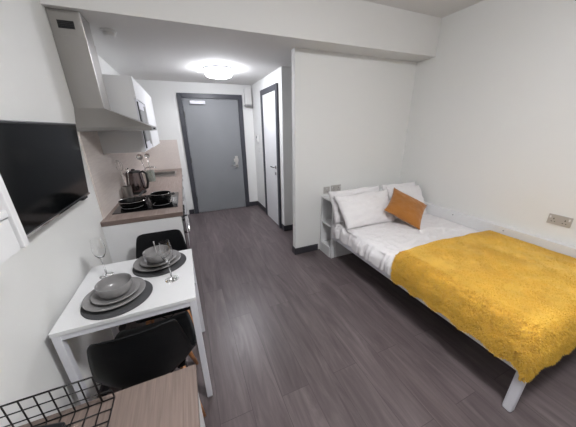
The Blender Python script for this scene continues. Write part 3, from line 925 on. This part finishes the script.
def draped(name, xa, xb, ytop, yfoot, ztop, zside, zfoot, out, rad, amp, m, nu=90, nv=110, thick=0.012, wrinkle=None, foot=True, far_edge=None):
    """cloth on the bed: falls over the left long side (and the foot end); right side meets the side panel"""
    bm = new_bm(); rows = []
    dropL = ztop - zside
    Ls = dropL + (xb - xa)
    dropF = (ztop - zfoot) if foot else 0.0
    Lv = (ytop - yfoot) + dropF
    for i in range(nu + 1):
        s = Ls * i / nu
        row = []
        for j in range(nv + 1):
            v = Lv * j / nv
            # cross-section
            if s < dropL:
                ds = dropL - s; x = xa - out * min(1, ds / rad) 
            else:
                ds = 0; x = xa + (s - dropL)
            q = (ytop - yfoot)
            if foot and v > q:
                dv = v - q; y = yfoot - out * min(1, dv / rad)
            else:
                dv = 0; y = ytop - v
            # rounded shoulders
            ex = max(0, rad - (x - xa)) / rad if ds == 0 else 1
            ey = max(0, rad - (y - yfoot)) / rad if (dv == 0 and foot) else (1 if foot else 0)
            sh = 0.35 * rad * (ex ** 3 + ey ** 3)
            dd = max(ds, dv)
            z = ztop - min(dd, max(dropL, dropF) * 1.05) - sh * (1 if ds == 0 and dv == 0 else 1)
            p = Vector((x, y, z))
            a = amp
            k = nz(x * 3.1, y * 3.1, 3 + z * 3) * a * 1.6 + nz(x * 9, y * 9, z * 9) * a
            hang = min(1, max(ds, dv) / 0.08)
            if wrinkle:
                k += wrinkle(x, y, z, hang)
            if ds > 0 and ds >= dv:
                p.x -= k * 1.2 - 0.0 
                p.z += 0.5 * k
                if ds > dropL * 0.7:
                    p.z += 0.012 * math.sin(y * 34 + 2 * nz(y * 5, 1)) * (ds / dropL - 0.7) / 0.3
            elif dv > 0:
                p.y -= k * 1.2
                if dv > dropF * 0.7:
                    p.z += 0.022 * math.sin(x * 30 + 2 * nz(x * 5, 7)) * (dv / dropF - 0.7) / 0.3
            else:
                f = min(1.0, max(0.0, (xb - x) / 0.05))
                p.z += k * (0.4 + 0.6 * f)
            if far_edge and dv == 0:
                w0 = max(0, 1 - v / 0.5)
                p.y += far_edge(x if ds == 0 else xa - ds) * w0
            if foot:
                R_ = 0.06; ccx = xa - out + R_; ccy = yfoot - out + R_
                if p.x < ccx and p.y < ccy:
                    dx, dy = p.x - ccx, p.y - ccy
                    l2 = math.hypot(dx, dy); mxx = max(abs(dx), abs(dy))
                    if l2 > 1e-6:
                        p.x = ccx + dx * mxx / l2; p.y = ccy + dy * mxx / l2
            elif p.y < 1.30:
                f2 = min(1, (1.30 - p.y) / 0.04)
                if p.x < xa + 0.01:
                    p.x = p.x + (max(p.x, xa - 0.008) - p.x) * f2
                p.z = p.z + (min(p.z, ztop) - p.z) * f2 - 0.004 * f2
            row.append(bm.verts.new(p))
        rows.append(row)
    for A, B in zip(rows, rows[1:]):
        for k in range(nv):
            bm.faces.new((A[k], A[k + 1], B[k + 1], B[k]))
    bmesh.ops.recalc_face_normals(bm, faces=bm.faces[:])
    up = sum((f.normal.z for f in bm.faces))
    if up < 0:
        for f in bm.faces:
            f.normal_flip()
    me = bpy.data.meshes.new(name); bm.to_mesh(me); bm.free()
    me.materials.append(m)
    for p in me.polygons:
        p.use_smooth = True
    o = bpy.data.objects.new(name, me); col.objects.link(o)
    if thick:
        md = o.modifiers.new('thickness', 'SOLIDIFY'); md.thickness = thick; md.offset = -1
    return o

def wr(x, y, z, hang):
    w = nz(x * 6 + y * 4, y * 14 - x * 3, 2.0)
    r = (1 - abs(w)) ** 4
    w2 = (1 - abs(nz(x * 10 - 2, y * 7 + x * 5, 9.0))) ** 5
    return (0.020 * r + 0.013 * w2) * (0.55 + 0.8 * hang) - 0.012
o = draped('duvet', 2.232, 3.480, 2.245, 0.440, 0.523, 0.362, 0.40, 0.018, 0.05, 0.004, M['linen'], nu=130, nv=200, thick=0.014, wrinkle=wr, foot=False)
tag(o, 'crumpled white duvet covering the mattress, hanging over the bed side', 'duvet')

# yellow fur throw
def fe(x):
    return 0.03 * math.sin((x - 2.2) * 3.2) + 0.01 * nz(x * 7, 2)
thr = draped('fur_throw', 2.222, 3.474, 1.292, 0.358, 0.572, 0.368, 0.335, 0.026, 0.085, 0.0055, M['fur'], nu=120, nv=110, thick=0.014, far_edge=fe)
tag(thr, 'mustard yellow faux fur throw spread over the foot half of the bed', 'throw')
me = thr.data
fb = bmesh.new(); fb.from_mesh(me); fb.faces.ensure_lookup_table()
faces = [f for f in fb.faces]
areas = [f.calc_area() for f in faces]
tot = sum(areas)
NB = 150000
verts = []; tris = []
for f, a in zip(faces, areas):
    c = f.calc_center_median(); n = f.normal
    k = a / tot * NB
    k = int(k) + (1 if random.random() < k - int(k) else 0)
    vs = [v.co for v in f.verts]
    for _ in range(k):
        a1, a2 = random.random(), random.random()
        p = (vs[0] * (1 - a1) + vs[1] * a1) * (1 - a2) + (vs[3] * (1 - a1) + vs[2] * a1) * a2
        flat = max(0.0, min(1.0, (n.z - 0.55) / 0.4)) * min(1.0, max(0.0, (p.x - 2.24) / 0.12))
        sweep = noise.noise_vector(p * 3.0)
        clump = noise.noise_vector(p * 42.0) * (0.9 - 0.6 * flat) + noise.noise_vector(p * 9.0) * 0.4
        d = (n * (1.0 - 0.45 * flat) + clump + Vector((sweep.x, sweep.y - 0.5, 0)) * 1.3 * flat
             + Vector((random.gauss(0, .2), random.gauss(0, .2), random.gauss(0, .15) - 0.15 * (1 - flat)))).normalized()
        if d.dot(n) < 0.12:
            d = (d + n * 0.4).normalized()
        ln = random.uniform(0.008, 0.017) * (1 - 0.35 * flat)
        side = d.cross(Vector((random.gauss(0, 1), random.gauss(0, 1), random.gauss(0, 1)))).normalized() * random.uniform(0.0013, 0.0022)
        b = p - n * 0.002
        m1 = b + d * ln * 0.55
        tip = b + d * ln + Vector((0, 0, -0.003))
        i0 = len(verts)
        verts += [b - side, b + side, m1 + side * 0.8, m1 - side * 0.8, tip]
        tris += [(i0, i0 + 1, i0 + 2, i0 + 3), (i0 + 3, i0 + 2, i0 + 4)]
fb.free()
pm = bpy.data.meshes.new('fur_pile'); pm.from_pydata([tuple(v) for v in verts], [], tris); pm.materials.append(M['fur'])
pile = bpy.data.objects.new('fur_pile', pm); col.objects.link(pile); pile.parent = thr
pile['kind'] = 'stuff'

# pillows and cushion
def pillow_bm(w, h, th, seed, pinch=0.05, crease=0.011, N=36, skew=0.0):
    bm = new_bm()
    top = []; bot = []
    for i in range(N + 1):
        rt, rb = [], []
        for j in range(N + 1):
            u = -1 + 2 * i / N; v = -1 + 2 * j / N
            e = (max(0, 1 - abs(u) ** 2.4) * max(0, 1 - abs(v) ** 2.4)) ** 0.5
            x = u * w / 2 * (1 - pinch * (1 - v * v) * abs(u) ** 2)
            y = v * h / 2 * (1 - pinch * (1 - u * u) * abs(v) ** 2)
            x -= skew * (v + 1) / 2 * (1 - u) / 2
            y += 0.012 * nz(u * 2 + seed * 3, v * 2)
            wr_ = crease * (nz(u * 3 + seed, v * 3) + 0.6 * nz(u * 7, v * 6 + seed) + 0.8 * (1 - abs(nz(u * 2.5 + seed, v * 5 - u * 3, 5))) ** 4)
            z = th / 2 * e
            edge = (i in (0, N) or j in (0, N))
            a = bm.verts.new((x, y, z + (wr_ if not edge else wr_ * 0.6)))
            rt.append(a)
            rb.append(a if edge else bm.verts.new((x, y, -z + wr_ * 0.5)))
        top.append(rt); bot.append(rb)
    for i in range(N):
        for j in range(N):
            bm.faces.new((top[i][j], top[i + 1][j], top[i + 1][j + 1], top[i][j + 1]))
            q = (bot[i][j], bot[i][j + 1], bot[i + 1][j + 1], bot[i + 1][j])
            if len(set(q)) == 4:
                try:
                    bm.faces.new(q)
                except ValueError:
                    pass
    return bm
def place(o, c, ux, vy):
    ux = Vector(ux).normalized(); vy = Vector(vy)
    vy = (vy - ux * vy.dot(ux)).normalized()
    n = ux.cross(vy)
    o.matrix_world = Matrix(((ux.x, vy.x, n.x, c[0]), (ux.y, vy.y, n.y, c[1]), (ux.z, vy.z, n.z, c[2]), (0, 0, 0, 1)))
def bed_pillow(c, ux, vy, w, h, th, seed, label, skew=0.0):
    o = obj('pillow', pillow_bm(w, h, th, seed, skew=skew), M['linen'], None, True)
    place(o, c, ux, vy)
    tag(o, label, 'pillow', 'white pillows at the bed head')
bed_pillow((2.525, 2.195, 0.722), (1, 0.0, 0), (0, 0.28, 0.96), 0.70, 0.38, 0.10, 1.3, 'white pillow behind the front left pillow, against the headboard unit', 0.05)
bed_pillow((2.575, 2.068, 0.690), (1, -0.02, 0), (0, 0.50, 0.86), 0.70, 0.40, 0.14, 4.1, 'front white pillow at the left, leaning beside the mustard cushion', 0.07)
bed_pillow((3.195, 2.195, 0.712), (1, 0.0, -0.02), (0, 0.28, 0.96), 0.58, 0.38, 0.10, 7.7, 'rear white pillow at the right, against the wall corner')
bed_pillow((3.190, 2.068, 0.698), (1, 0.0, -0.04), (0, 0.50, 0.86), 0.57, 0.40, 0.14, 9.2, 'front white pillow at the right, behind the mustard cushion')
BR = Vector((2.92, 1.68, 0.57)); BL = Vector((2.66, 1.95, 0.71)); TR = Vector((3.27, 1.82, 0.66)); TL = Vector((3.01, 2.06, 0.87))
c = (BR + BL + TR + TL) / 4
o = obj('mustard_cushion', pillow_bm(0.435, 0.425, 0.12, 2.2, 0.10, 0.004), M['cushion'], None, True)
place(o, c, (BR - BL) + (TR - TL), (TL - BL) + (TR - BR))
tag(o, 'square mustard velvet cushion propped on the white pillows', 'cushion')
